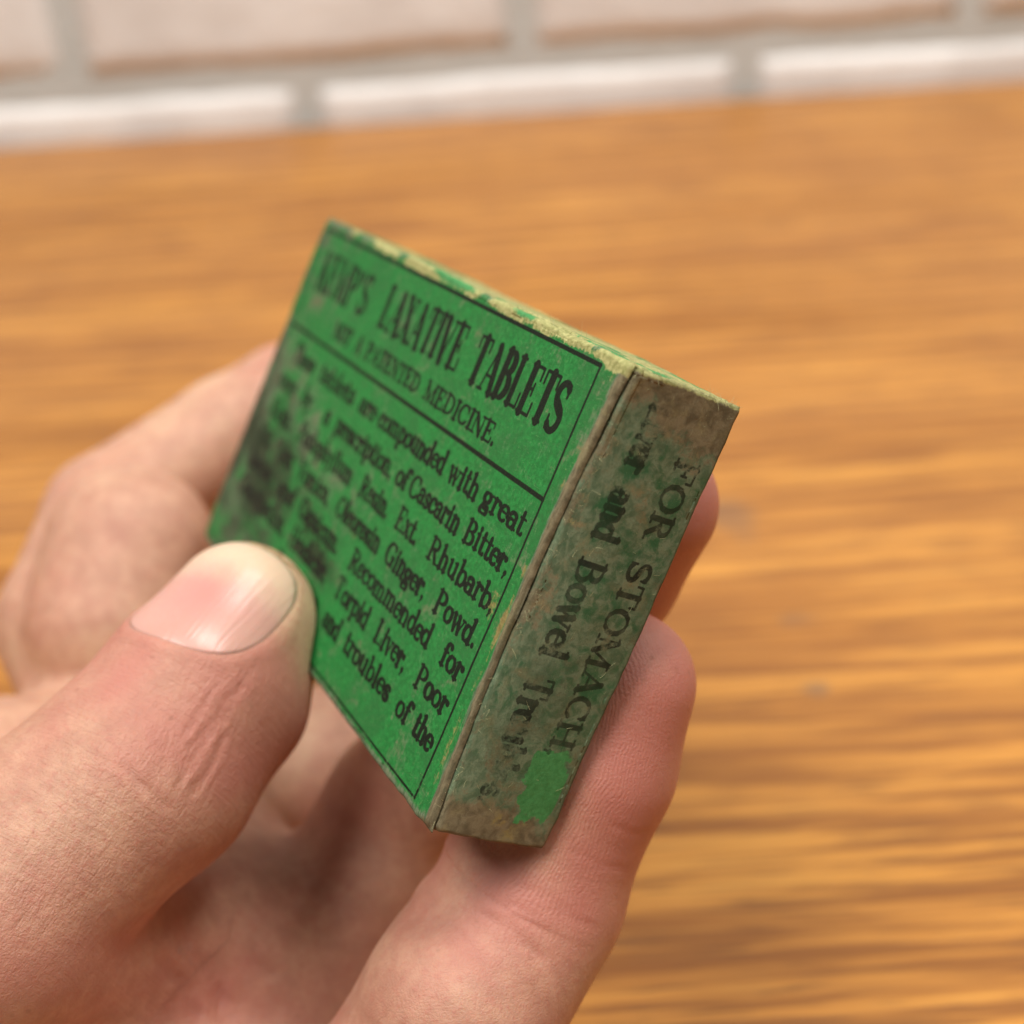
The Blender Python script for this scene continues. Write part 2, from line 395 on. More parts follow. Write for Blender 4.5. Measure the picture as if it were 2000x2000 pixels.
def card_material(name):
    """printed paper on board: attributes ink (mm to stroke), wear, grime, ochre, fresh"""
    n = NT(name); co = n.node('ShaderNodeVectorMath', {0: n.obj(), 3: 1000.0}, operation='SCALE').outputs[0]   # mm
    f1 = n.noise(co, 2.2, 5, .65); f2 = n.noise(co, 9.0, 4, .6)
    fib = n.noise(n.mapping(co, (1.2, 9, 9), rot=(0, 0, 1.0)), 1.0, 3, .6, 1.5)
    fib2 = n.noise(n.mapping(co, (9, 1.2, 9), rot=(0, 0, .45)), 1.0, 3, .6, 1.5)
    big = n.noise(co, .25, 4, .6)
    green = n.mix(n.ramp(f1, .35, .7), (.016, .170, .036), (.030, .275, .060))
    green = n.mix(n.ramp(big, .42, .68, 0, .55), green, (.030, .150, .042))
    ochre = n.mix(n.ramp(f1, .35, .7), (.22, .16, .05), (.36, .30, .11))
    pale = n.mix(n.ramp(f1, .3, .7), (.25, .26, .085), (.52, .50, .22))
    wear, grime_shade, fresh = n.attr('wear'), n.attr('grime_shade'), n.attr('fresh')
    f0 = n.noise(co, .42, 7, .60, .5)
    st1 = n.noise(n.mapping(co, (.9, 4.5, 4.5), rot=(0, 0, 1.15)), 1.0, 4, .6, .5)
    st2 = n.noise(n.mapping(co, (4.5, .9, .9), rot=(0, 0, .2)), 1.0, 4, .6, .5)
    mot = n.math('MULTIPLY_ADD', f0, 1.7, -.55)
    mot = n.math('ADD', mot, n.math('MULTIPLY_ADD', f1, .5, -.25))
    mot = n.math('ADD', mot, n.math('MULTIPLY_ADD', st1, .6, -.30))
    mot = n.math('ADD', mot, n.math('MULTIPLY_ADD', st2, .8, -.0))      # about .7, wide swing
    green = n.mix(n.attr('old'), green, n.mix(st2, (.028, .100, .040), (.055, .165, .070)))
    dull = n.mix(n.ramp(st2, .36, .64), (.095, .150, .082), (.180, .235, .140))
    dull = n.mix(n.ramp(f0, .52, .74, 0, .7), dull, (.215, .225, .115))
    dull = n.mix(n.ramp(st1, .52, .76, 0, .45), dull, (.040, .090, .045))
    tan = n.mix(n.ramp(st2, .35, .65), (.125, .105, .060), (.235, .200, .118))
    tan = n.mix(n.ramp(f0, .48, .70, 0, .7), tan, (.30, .26, .13))
    tan = n.mix(n.ramp(f2, .5, .72, 0, .4), tan, (.085, .065, .038))
    # wear goes green -> dull -> tan with a broken edge
    wd = n.ramp(n.math('ADD', wear, n.math('MULTIPLY_ADD', mot, .9, -.62)), .08, .60)
    wt = n.ramp(n.math('ADD', wear, n.math('MULTIPLY_ADD', mot, 1.1, -.77)), .72, 1.25)
    c = n.mix(wd, green, dull)
    c = n.mix(wt, c, tan)
    c = n.mix(n.ramp(n.math('ADD', n.attr('ochre'), n.math('MULTIPLY_ADD', mot, .9, -.62)), .35, .75, 0, .9), c, ochre)
    c = n.mix(n.ramp(n.math('ADD', n.attr('pale'), n.math('MULTIPLY_ADD', mot, .9, -.62)), .4, .7, 0, 1), c, pale)
    fr = n.ramp(n.math('ADD', fresh, n.math('MULTIPLY_ADD', mot, .5, -.35)), .40, .62)
    c = n.mix(fr, c, n.mix(n.ramp(f1, .3, .7), (.050, .235, .070), (.085, .330, .110)))
    # grime: brown black smear, plus light falloff painted on the front
    g = n.ramp(n.math('ADD', grime_shade, n.math('MULTIPLY_ADD', mot, .8, -.55)), .15, 1.15, 0, .9)
    c = n.mix(g, c, (.020, .032, .016))
    # light fibres
    fl = n.math('MAXIMUM', n.ramp(fib, .62, .72), n.ramp(fib2, .63, .73))
    c = n.mix(n.math('MULTIPLY', fl, .45), c, n.mix(.5, c, (.50, .58, .28)))
    # ink
    ink = n.ramp(n.math('ADD', n.attr('ink'), n.math('MULTIPLY_ADD', f2, .16, -.08)), -.045, .045, 1, 0)
    lost = n.ramp(n.math('ADD', n.attr('inkwear'), n.math('MULTIPLY_ADD', mot, 1.0, -.70)), .38, .75, 1.0, .10)
    ink = n.math('MULTIPLY', n.math('MULTIPLY', ink, lost), n.ramp(f2, .62, .8, 1, .55))
    ink = n.math('MULTIPLY', n.math('MULTIPLY', ink, n.attr('inkmax')), n.math('MULTIPLY_ADD', wt, -.55, 1.0))
    c = n.mix(n.math('MULTIPLY', ink, .97), c, (.008, .010, .008))
    h = n.math('ADD', n.math('ADD', n.math('MULTIPLY', f2, .5), n.math('MULTIPLY', n.math('MAXIMUM', fib, fib2), .9)),
               n.math('MULTIPLY', n.noise(co, 26, 3), .25))
    nm = n.bump(h, .00010, .8)
    return n.set(Base_Color=c, Roughness=n.ramp(f1, .3, .7, .50, .66), Normal=nm, Specular_IOR_Level=.16)


CARD = card_material('printed_card')
S_ = .001


def blob(U, V, u, v, ru, rv, rot=0):
    c, s = math.cos(rot), math.sin(rot); x = (U - u); y = (V - v)
    return np.exp(-(((c * x + s * y) / ru) ** 2 + ((-s * x + c * y) / rv) ** 2))


def front_attrs(gu, gv, U, V, edge):
    ik = Ink(gu, gv)
    for a, b, r in (((2.0, 1.3), (66.3, 1.3), .20), ((66.3, 1.3), (66.3, 40.9), .15), ((66.3, 40.9), (2.0, 40.9), .12),
                    ((2.0, 40.9), (2.0, 1.3), .12), ((2.0, 13.15), (66.3, 13.15), .22)):
        nn = 40
        for i in range(nn):
            f0, f1 = i / nn, (i + 1) / nn
            pa = [a[k] + (b[k] - a[k]) * f0 for k in (0, 1)]; pb = [a[k] + (b[k] - a[k]) * f1 for k in (0, 1)]
            ik.seg(pa, pb, r, r)
    for t, u0, u1 in (("KEMP'S", 4.6, 19.9), ('LAXATIVE', 24.3, 44.2), ('TABLETS', 46.5, 64.0)):
        ik.word(t, u0, u1, 7.95, 4.25, .80 if t[0] == 'K' else .94, .28 if t[0] == 'K' else .33)
    for t, u0, u1 in (('NOT', 14.7, 19.6), ('A', 21.2, 22.9), ('PATENTED', 24.4, 38.6), ('MEDICINE.', 40.0, 55.7)):
        ik.word(t, u0, u1, 11.75, 1.75, .50, .25)
    L = [('These 6.3 13.3,tablets 15.3 26.0,are 27.7 32.2,compounded 33.2 49.4,with 50.4 56.6,great 57.6 65.4', 16.75),
         ('care 5.1 10.5,by 13.2 16.4,a 20.6 22.3,prescription, 24.2 40.2,of 41.3 44.0,Cascarin 44.6 55.9,Bitter, 57.0 65.7', 20.3),
         ('Aloin, 5.2 13.2,Podophyllum 16 32.6,Resin, 35.0 42.6,Ext. 44.6 49.8,Rhubarb, 52.4 65.9', 23.75),
         ('Ext. 5.2 10,Nux 12.5 17.5,Vomica, 19.5 29.5,Oleoresin 31.7 43.6,Ginger, 45.2 54.9,Powd. 57.0 65.5', 27.15),
         ('Ipecac, 5.2 14,and 16.5 21.5,Capsicum. 23.5 35.5,Recommended 39.0 58.8,for 61.4 65.5', 30.35),
         ('Constipation, 5.2 22,Headache, 24 35.5,Torpid 38.2 47.2,Liver, 49.2 56.6,Poor 58.9 65.4', 33.65),
         ('Digestion 22.5 36.6,and 38.4 42.8,troubles 44.4 56.0,of 57.8 60.4,the 61.7 65.5', 37.0)]
    for ln, vb in L:
        items = [x for x in ln.replace(', ', '# ').split(',')]
        for it in items:
            t, u0, u1 = it.split(); t = t.replace('#', ',')
            ik.word(t, float(u0), float(u1), vb, 2.05, .58, .25)
    n8 = fbm(U, V, 8, 101); n3 = fbm(U, V, 3, 131)
    left = sstep(46, 4, U)
    wear = .02 + .08 * n8 + .06 * n3 + .30 * sstep(1.5, 0, edge) + .18 * left * sstep(10, 22, V) * (1 + .7 * n8) + .12 * left * sstep(0, .5, n8)
    wear += .25 * blob(U, V, 2, 22, 4, 15) + .25 * blob(U, V, 18, 20, 9, 4, .5) * (1 + n3)
    sv = fbm(U * 4, V * .6, 3, 151)
    wear += 1.1 * sstep(1.35, .7, BW - U + .45 * sv) + .12 * sstep(3.4, .8, BW - U) * (1 + n3 + .6 * sv)
    wear += .12 * sstep(1.0, .3, V) + .35 * sstep(1.0, .3, BHT - V)
    grime_shade = .24 * left * sstep(12, 30, V) * (1 + .8 * n3 + .5 * n8)  # smudged left half, with light falloff painted into the same mask
    grime_shade += .70 * blob(U, V, 33.5, 32.2, 4.8, 2.0, .25) + .5 * blob(U, V, 28, 30.5, 6, 3.0, .3) + .5 * blob(U, V, 36.5, 26.5, 3.5, 1.2, .2)
    grime_shade += .26 * sstep(40, 0, U) * sstep(-.6, .6, n8 + .5 * n3) + .5 * blob(U, V, 14, 30, 8, 6) * (1 + n3) + .35 * blob(U, V, 8, 27, 6, 8) + .22 * sstep(5, 0, U)  # dirt blobs; darkening towards the left edge also paints in light falloff
    grime_shade += .5 * sstep(.55, .1, edge) * (V > 20)
    och = (.52 * blob(U, V, 68.3, 33, .8, 9) + .45 * blob(U, V, 68.6, 18, .6, 10)) * (1 + .4 * sv) + .6 * blob(U, V, 65.6, 23.6, 1.3, 2.2) + .35 * blob(U, V, 38.5, 27.7, 3, .8, .3)
    pale = .92 * sstep(1.45, .6, V + .3 * n3) * sstep(-.6, .4, fbm(U, V, 3, 171) + .25 + .012 * (U - 30)) + .5 * blob(U, V, 68.5, .8, 1.8, 1.6)
    inkw = .22 * sstep(22, 10, U) + .5 * blob(U, V, 65.6, 23.8, 1.2, 1.5) + .35 * (V > 39) * sstep(30, 60, U) + .25 * sstep(2, 0, V)
    return dict(ink=ik.d, wear=wear, grime_shade=grime_shade, ochre=och, pale=pale, fresh=.95 * blob(U, V, 37, .2, 6, .8) + .8 * blob(U, V, 52, .2, 3, .6), inkwear=inkw, inkmax=np.ones_like(U), old=np.zeros_like(U))


PT = .50                                              # thickness of the front card
def bow(v):                                            # the long near edge is rubbed in towards its middle
    return np.sin(np.pi * np.clip(v / BHT, 0, 1)) ** .7


def worn_u(u, v):
    return np.where(u > 66.9, 66.9 + (u - 66.9) * (3.15 - 1.15 * bow(v)) / 3.4, u)


panel('front_panel', BW, BHT, PT, .085, .42,
      lambda u, v, n: np.stack([(worn_u(u, v) - BW / 2) * S_, (BHT - v) * S_, (BD / 2 + n) * S_], -1), CARD, front_attrs,
      relief=.012, seed=3)


def side_attrs(gu, gv, U, V, edge):
    """U from the seam to the back edge, V from top to bottom; letters read downwards"""
    ik = Ink(gu, gv)
    o = PT + .12

    def down(b):
        return lambda x, y: (b - o + y, x)
    for t, a, b in (('FOR', 5.6, 12.9), ('STOMACH,', 14.8, 33.2)):
        ik.word(t, a, b, 0, 2.25, .55, .24, place=down(7.95))
    for t, a, b in (('Liver', 2.2, 8.0), ('and', 9.5, 14.2), ('Bowel', 15.8, 24.9), ('Troubles.', 26.6, 38.4)):
        ik.word(t, a, b, 0, 2.35, .58, .24, place=down(3.35))
    n3 = fbm(U, V, 3.2, 201); n8 = fbm(U, V, 8, 231)
    n1 = fbm(U, V, 1.1, 261)
    wear = .47 + .14 * n8 + .22 * n3 + .12 * n1
    wear += .80 * blob(U, V, 8.5, 1.5, 6, 4.2) + .50 * sstep(5.5, 1, V) + .85 * blob(U, V, 3.5, 41, 7, 3.4) + .6 * sstep(37.5, 41, V)
    wear += .40 * blob(U, V, .8, 13, 1.5, 8) + .35 * blob(U, V, 1.5, 22, 2.2, 4) + .3 * sstep(.8, .1, edge) + .30 * blob(U, V, 6.5, 10, 2.5, 2)
    wear -= .42 * blob(U, V, 3.0, 8.5, 1.5, 4.2) + .10 * blob(U, V, 7, 20, 5, 7) + .25 * blob(U, V, 9, 9.5, 1.2, 1.6)
    grime_shade = .04 + .12 * n3 + .30 * blob(U, V, 4, 32, 3.5, 6) + .28 * blob(U, V, 6, 26, 4, 4) + .35 * sstep(.5, .1, edge) + .25 * sstep(1.3, .2, 10.8 - U)
    fresh = .85 * sstep(1.5, .6, np.hypot((U - 8.3) / 2.35, (V - 36.2) / 3.1) + .30 * n3 + .35 * n1) * (U < 10.4)
    och = .45 * blob(U, V, 6.5, 39.8, 2.6, 1.6)
    pale = .75 * sstep(.7, .15, V) + .22 * blob(U, V, .6, 14, .8, 9) * (1 + n3)
    inkw = .33 + .22 * n3 + .15 * n1 + .35 * sstep(7, 2, V) - .30 * blob(U, V, 5, 18, 5, 4) + .22 * sstep(30, 38, V)
    return dict(ink=ik.d, wear=wear, grime_shade=grime_shade, ochre=och, pale=pale, fresh=fresh, inkwear=inkw, inkmax=np.clip(.80 + .25 * n3, .45, .95), old=np.ones_like(U))


SD = BD - PT - .12
panel('side_panel', SD, BHT - .2, .9, .085, .30,
      lambda u, v, n: np.stack([(BW / 2 + n - 1.15 * bow(v) * np.clip(1 - u / 6.5, 0, 1) ** 2) * S_, (BHT - .1 - v) * S_, (BD / 2 - PT - .12 - u) * S_], -1), CARD,
      side_attrs, relief=.015, seed=33)


def plain_attrs(seed, wear=.6, pale=0.0):
    def fn(gu, gv, U, V, edge):
        n3 = fbm(U, V, 3, seed); n8 = fbm(U, V, 9, seed + 3)
        z = np.zeros_like(U)
        return dict(ink=z + .6, wear=wear + .3 * n8, grime_shade=.12 + .2 * n3, ochre=z + .1 * n3,
                    pale=np.clip(pale * (.85 + .55 * n8 + .5 * n3), 0, 1) + z, fresh=z + pale * sstep(.15, .5, fbm(U, V, 5, seed + 7)) * .9, inkwear=z, inkmax=z, old=z)
    return fn


panel('top_panel', BW - 1.0, SD, .9, .16, .45,
      lambda u, v, n: np.stack([(u - BW / 2) * S_, (BHT + n - .02) * S_, (-BD / 2 + v) * S_], -1), CARD,
      plain_attrs(301, .35, .85), relief=.03, seed=43)
panel('bottom_panel', BW - 1.0, SD, .9, .2, .45,
      lambda u, v, n: np.stack([(u - BW / 2) * S_, -n * S_, (BD / 2 - PT - .12 - v) * S_], -1), CARD,
      plain_attrs(311, .7), relief=.03, seed=53)
panel('side_panel', SD, BHT - .2, .9, .2, .3,
      lambda u, v, n: np.stack([-(BW / 2 + n) * S_, (BHT - .1 - v) * S_, (-BD / 2 + u) * S_], -1), CARD,
      plain_attrs(321, .6), relief=.02, seed=63)
panel('back_panel', BW - .6, BHT - .6, .9, .25, .4,
      lambda u, v, n: np.stack([(BW / 2 - .3 - u) * S_, (BHT - .3 - v) * S_, (-BD / 2 - n) * S_], -1), CARD,
      plain_attrs(331, .3), relief=.02, seed=73)

# -- loose paper fibres standing off the rubbed edges
fr = np.random.default_rng(77)
FV, FF = [], []


def fibre(p, d, L, r):
    side = np.cross(d, fr.normal(size=3)); side /= np.linalg.norm(side); up = np.cross(d, side)
    bend = fr.normal(size=3) * .5; b0 = len(FV)
    for k in range(5):
        t = k / 4; c = p + d * L * t + bend * L * t * t * .6
        for j in range(3):
            an = j * 2.0944; FV.append((c + (side * math.cos(an) + up * math.sin(an)) * r * (1 - .6 * t)) * S_)
        if k:
            for j in range(3):
                a = b0 + (k - 1) * 3 + j; b = b0 + (k - 1) * 3 + (j + 1) % 3
                FF.append((a, b, b + 3, a + 3))


for _ in range(420):
    e = fr.random(); z = fr.normal(size=3) * .5
    if e < .55:   p, d = np.array([fr.uniform(-BW / 2, BW / 2), BHT - .12, BD / 2 - .12 - abs(fr.normal()) * .5]), np.array([0, .6, .7])
    elif e < .75: p, d = np.array([BW / 2 - .1, fr.uniform(0, BHT), BD / 2 - PT + fr.uniform(-.3, .9)]), np.array([.7, 0, .6])
    elif e < .88: p, d = np.array([BW / 2 - .1, BHT - .2, fr.uniform(-BD / 2, BD / 2)]), np.array([.6, .7, 0])
    else:         p, d = np.array([BW / 2 - .1, fr.uniform(0, BHT), fr.uniform(-BD / 2, BD / 2 - PT)]), np.array([.35, .5, .3])
    d = d + z; d /= np.linalg.norm(d)
    fibre(p, d, fr.uniform(.25, .95), fr.uniform(.010, .022))
nf = NT('paper_fibre')
fib_o = mesh_obj('paper_fibres', np.array(FV), np.array(FF), nf.set(Base_Color=(.46, .46, .24), Roughness=.7), box)
fib_o['kind'] = 'stuff'

# ------------------------------------------------------------------ the hand, grown as one surface from a distance field
def pxz(x, y, z):                                       # pixel of the photograph + distance in mm
    return np.array([(x - 1000) / F_PX * z, (y - 1000) / F_PX * z, z])


def roundcone(P, a, b, r1, r2):
    ba = b - a; l2 = ba @ ba; rr = r1 - r2; a2 = l2 - rr * rr; il2 = 1 / l2
    pa = P - a; y = pa @ ba; z = y - l2
    t = pa * l2 - y[..., None] * ba
    x2 = np.einsum('...i,...i', t, t); y2 = y * y * l2; z2 = z * z * l2
    k = np.sign(rr) * rr * rr * x2
    c1 = np.sign(z) * a2 * z2 > k; c2 = np.sign(y) * a2 * y2 < k
    out = (np.sqrt(x2 * a2 * il2) + y * rr) * il2 - r1
    out = np.where(c2, np.sqrt(x2 + y2) * il2 - r1, out)
    return np.where(c1, np.sqrt(x2 + z2) * il2 - r2, out)


def smin(a, b, k):
    h = np.maximum(k - np.abs(a - b), 0) / k
    return np.minimum(a, b) - h * h * h * k / 6


# chains: (pixel x, pixel y, distance mm, radius mm), tip first
CH = {
 'thumb': [(470, 1200, 143, 7.4), (378, 1345, 138, 9.0), (240, 1535, 133, 10.3), (-50, 1790, 128, 11.8), (-500, 1960, 138, 14)],
 'index': [(720, 770, 205, 6.8), (560, 770, 212, 7.4), (446, 846, 207, 8.2), (215, 1010, 198, 9.0), (150, 1220, 188, 10.3), (300, 1540, 176, 11.0)],
 'middle': [(1266, 985, 133.7, 6.7), (1175, 1110, 139, 7.6), (1060, 1245, 146, 8.0), (790, 1580, 163, 9.2), (560, 2010, 160, 10.5)],
 'ring': [(1215, 1335, 129.5, 6.8), (1150, 1490, 131, 8.0), (1030, 1740, 133, 8.6), (760, 2200, 131, 9.8), (400, 2300, 140, 10.5)],
 'pinky': [(1150, 2330, 116, 6.2), (1060, 2420, 118, 7.0), (800, 2600, 124, 7.8), (270, 2350, 138, 9.0)],
}
CHM = {k: [(pxz(*c[:3]), c[3]) for c in v] for k, v in CH.items()}
EXTRA = {'thumb': [((425, 1380, 140.5), 7.8, (335, 1520, 136), 8.3), ((505, 1260, 144), 6.0, (460, 1370, 142), 7.2)],
         'index': [((255, 1075, 185), 11.2, (215, 1220, 181), 10.6, 1.6), ((330, 1560, 180), 11, (640, 1500, 187), 11)],
         'ring': [((1040, 1760, 132), 7.8, (900, 1960, 128), 8.9)]}
mcp = {k: v[-1][0] for k, v in CHM.items()}
wrist = np.array([-112, 38, 145.])
PP = pxz(470, 1900, 160)
PALM = [(mcp['index'], 11.0, PP, 11.5), (PP, 12, wrist, 18), (PP, 11, mcp['middle'], 11), (pxz(-20, 1790, 130), 10.5, PP, 10), (mcp['index'], 11.5, wrist, 19), (mcp['middle'], 12, wrist + [0, 3, 4], 19), (mcp['ring'], 11.5, wrist + [0, 3, 0], 19),
        (mcp['pinky'], 10.5, wrist + [2, 4, -6], 18), (mcp['thumb'], 15, wrist + [6, -4, -4], 19),
        (pxz(-50, 1790, 128), 11, (mcp['index'] + mcp['thumb']) / 2, 12), (wrist, 22, wrist + [-70, 3, 0], 24)]


def chain_sdf(P, name):
    d = None
    ch = CHM[name]
    for (a, ra), (b, rb) in zip(ch[:-1], ch[1:]):
        e = roundcone(P, a, b, ra, rb)
        d = e if d is None else smin(d, e, 2.0)
    for (a, ra, b, rb, *k) in EXTRA.get(name, []):
        d = smin(d, roundcone(P, pxz(*a), pxz(*b), ra, rb), k[0] if k else 4.0)
    return d


def box_sdf(P):
    q = P - (FLt + Ud * BW / 2 + Vd * BHT / 2 + Dd * BD / 2)
    q = np.abs(np.stack([q @ Ud, q @ Vd, q @ Dd], -1)) - np.array([BW / 2, BHT / 2, BD / 2])
    return np.linalg.norm(np.maximum(q, 0), axis=-1) + np.minimum(q.max(-1), 0)


def hand_sdf(P):
    d = None
    for a, ra, b, rb in PALM:
        e = roundcone(P, np.asarray(a, float), np.asarray(b, float), ra, rb)
        d = e if d is None else smin(d, e, 12.0)
    for nme in ('index', 'middle', 'ring', 'pinky', 'thumb'):
        e = chain_sdf(P, nme)
        dist2 = ((P - mcp[nme]) ** 2).sum(-1)
        k = 1.4 + 8.0 * np.exp(-dist2 / 22.0 ** 2)
        d = smin(d, e, k)
    # flesh flattens against the box
    return -smin(-d, box_sdf(P) - .03, .8)


# surface nets on a coarse grid, then one split and a projection back onto the field
H_ = 1.0
lo = np.array([-100., -34, 102]); hi = np.array([32., 104, 226])
n3_ = np.ceil((hi - lo) / H_).astype(int)
ax = [lo[i] + H_ * np.arange(n3_[i]) for i in range(3)]
D = np.empty(tuple(n3_), np.float32)
for i0 in range(0, n3_[0], 16):
    G = np.stack(np.meshgrid(ax[0][i0:i0 + 16], ax[1], ax[2], indexing='ij'), -1)
    D[i0:i0 + 16] = hand_sdf(G)
sg = D < 0
cs = np.stack([sg[i:n3_[0] - 1 + i, j:n3_[1] - 1 + j, k:n3_[2] - 1 + k] for i in (0, 1) for j in (0, 1) for k in (0, 1)], 0)
act = cs.any(0) & ~cs.all(0)
cell = np.argwhere(act)
vid = np.full(act.shape, -1, np.int64); vid[act] = np.arange(len(cell))
Vh = lo + (cell + .5) * H_
quads = []
for axis in range(3):
    u, v = [(1, 2), (2, 0), (0, 1)][axis]
    s0 = [slice(None)] * 3; s1 = [slice(None)] * 3
    s0[axis] = slice(0, -1); s1[axis] = slice(1, None)
    A, B = sg[tuple(s0)], sg[tuple(s1)]
    E = np.argwhere(A != B)
    E = E[(E[:, u] > 0) & (E[:, v] > 0) & (E[:, u] < act.shape[u]) & (E[:, v] < act.shape[v]) & (E[:, axis] < act.shape[axis])]
    ins = A[tuple(E.T)]
    c = []
    for du, dv in ((-1, -1), (0, -1), (0, 0), (-1, 0)):
        e2 = E.copy(); e2[:, u] += du; e2[:, v] += dv
        c.append(vid[tuple(e2.T)])
    q = np.stack(c, -1); q[~ins] = q[~ins][:, ::-1]
    quads.append(q)
quads = np.concatenate(quads); quads = quads[(quads >= 0).all(1)]


def grad_sdf(P, h=.25):
    g = np.empty_like(P)
    for i in range(3):
        e = np.zeros(3); e[i] = h
        g[:, i] = hand_sdf(P + e) - hand_sdf(P - e)
    return g / (np.linalg.norm(g, axis=1, keepdims=True) + 1e-9)


def project(P, it=2, clampd=1.5):
    for _ in range(it):
        g = grad_sdf(P)
        P = P - np.clip(hand_sdf(P), -clampd, clampd)[:, None] * g
    return P


def relax(P, Q, it=2):
    for _ in range(it):
        acc = np.zeros_like(P); cnt = np.zeros(len(P))
        fc = P[Q].mean(1)
        for k in range(4):
            np.add.at(acc, Q[:, k], fc); np.add.at(cnt, Q[:, k], 1)
        P = acc / np.maximum(cnt, 1)[:, None]
    return P


def split(P, Q):
    e = np.concatenate([Q[:, [k, (k + 1) % 4]] for k in range(4)])
    es = np.sort(e, 1); key = es[:, 0] * len(P) + es[:, 1]
    uq, inv = np.unique(key, return_inverse=True)
    ev = (P[uq // len(P)] + P[uq % len(P)]) / 2
    nf = len(Q); em = inv.reshape(4, nf) + len(P)
    fcid = len(P) + len(uq) + np.arange(nf)
    P2 = np.concatenate([P, ev, P[Q].mean(1)])
    Q2 = np.concatenate([np.stack([Q[:, k], em[k], fcid, em[(k + 3) % 4]], -1) for k in range(4)])
    return P2, Q2


Vh = project(Vh, 2); Vh = relax(Vh, quads, 1); Vh = project(Vh, 1)
Vh, quads = split(Vh, quads)
Vh = project(Vh, 1)
Vh, quads = split(Vh, quads)
Vh = relax(Vh, quads, 1)
Nh = grad_sdf(Vh, .4)

# ---- finger coordinates: along, around, which finger
def chain_coords(P, name):
    ch = CHM[name]; best = np.full(len(P), 1e9); uu = np.zeros(len(P)); off = np.zeros((len(P), 3)); ac = 0; axd = np.zeros((len(P), 3))
    for (a, ra), (b, rb) in zip(ch[:-1], ch[1:]):
        ba = b - a; L = np.linalg.norm(ba)
        t = np.clip((P - a) @ ba / L ** 2, 0 if ac else -1.0, 1)
        o = P - a - t[:, None] * ba
        d = np.linalg.norm(o, axis=1) - (ra + (rb - ra) * t)
        mk = d < best
        best[mk] = d[mk]; uu[mk] = ac + t[mk] * L; off[mk] = o[mk]; axd[mk] = -ba / L
        ac += L
    return uu, off, axd, best


names = ['thumb', 'index', 'middle', 'ring', 'pinky']
cc = {k: chain_coords(Vh, k) for k in names}
fd = np.stack([cc[k][3] for k in names], 1); fid = fd.argmin(1)
onf = np.exp(-np.maximum(fd.min(1), 0) / 3.0)

# thumb nail frame
tipP, midP = CHM['thumb'][0][0], CHM['thumb'][1][0]
NL = tipP - midP; NL /= np.linalg.norm(NL)
NN = np.array([-.20, -.42, -.88]); NN -= NL * (NN @ NL); NN /= np.linalg.norm(NN)
NW = np.cross(NL, NN)
NC = tipP - NL * 2.3                                     # middle of the nail on the axis
NAIL_L, NAIL_W = 7.4, 6.9                                # half length, half width


def nail_coords(P):
    q = P - NC
    return q @ NL / NAIL_L, q @ NW / NAIL_W, q @ NN


na, nb_, nc_ = nail_coords(Vh)
ndist = (np.abs(na) ** 3.0 + np.abs(nb_) ** 3.0) ** (1 / 3.0)
infront = sstep(1.0, 3.0, nc_)
bed = sstep(1.03, .95, ndist) * infront
fold = np.exp(-((ndist - 1.09) / .075) ** 2) * infront * sstep(.75, .35, na)
Vh = Vh + Nh * (-.20 * bed + .10 * fold)[:, None]

# ---- broad creases and colour, from the finger coordinates
uT, offT, axT, _ = cc['thumb']
rid_u = np.zeros(len(Vh)); rid_v = np.zeros(len(Vh)); ridge = np.zeros(len(Vh)); wr = np.zeros(len(Vh))
for i, k in enumerate(names):
    uu, off, axd, best = cc[k]
    mk = fid == i
    ref = -Dd if k != 'thumb' else NN                    # palm side of the fingers faces the box
    refp = ref - axd * (axd @ ref)[:, None]; refp /= np.linalg.norm(refp, axis=1, keepdims=True) + 1e-9
    bi = np.cross(axd, refp)
    ang = np.arctan2((off * bi).sum(1), (off * refp).sum(1)); rad = np.linalg.norm(off, axis=1)
    a0, b0 = CHM[k][0][0], CHM[k][2][0]; ax1 = (a0 - b0) / np.linalg.norm(a0 - b0)     # one straight axis: no jumps
    r1 = ref - ax1 * (ax1 @ ref); r1 /= np.linalg.norm(r1); o1 = Vh - a0
    uu1 = -(o1 @ ax1); an1 = np.arctan2(o1 @ np.cross(ax1, r1), o1 @ r1)
    rid_u[mk] = uu1[mk]; rid_v[mk] = (an1 * 8.0)[mk]
    pad = np.exp(-(ang / 1.5) ** 2)
    if k in ('middle', 'ring'): ridge[mk] = (pad * sstep(26, 17, uu1))[mk]
    if k == 'thumb': ridge[mk] = (.6 * sstep(1.5, 2.3, np.abs(an1)) * sstep(30, 12, uu1))[mk]
    if k == 'thumb': wr[mk] = (sstep(2, 10, uu) * sstep(44, 30, uu))[mk]
    if k == 'ring':                                      # flexion crease at the last joint
        for u0, dep, wd in ((22.8, .30, 1.1), (25.2, .45, 1.3), (28.0, .22, 1.0)):
            cr = np.exp(-((uu - u0 - .5 * np.sin(ang * 3 + u0)) / wd) ** 2) * np.exp(-(ang / 1.1) ** 2) * mk
            Vh = Vh - Nh * (dep * cr)[:, None]

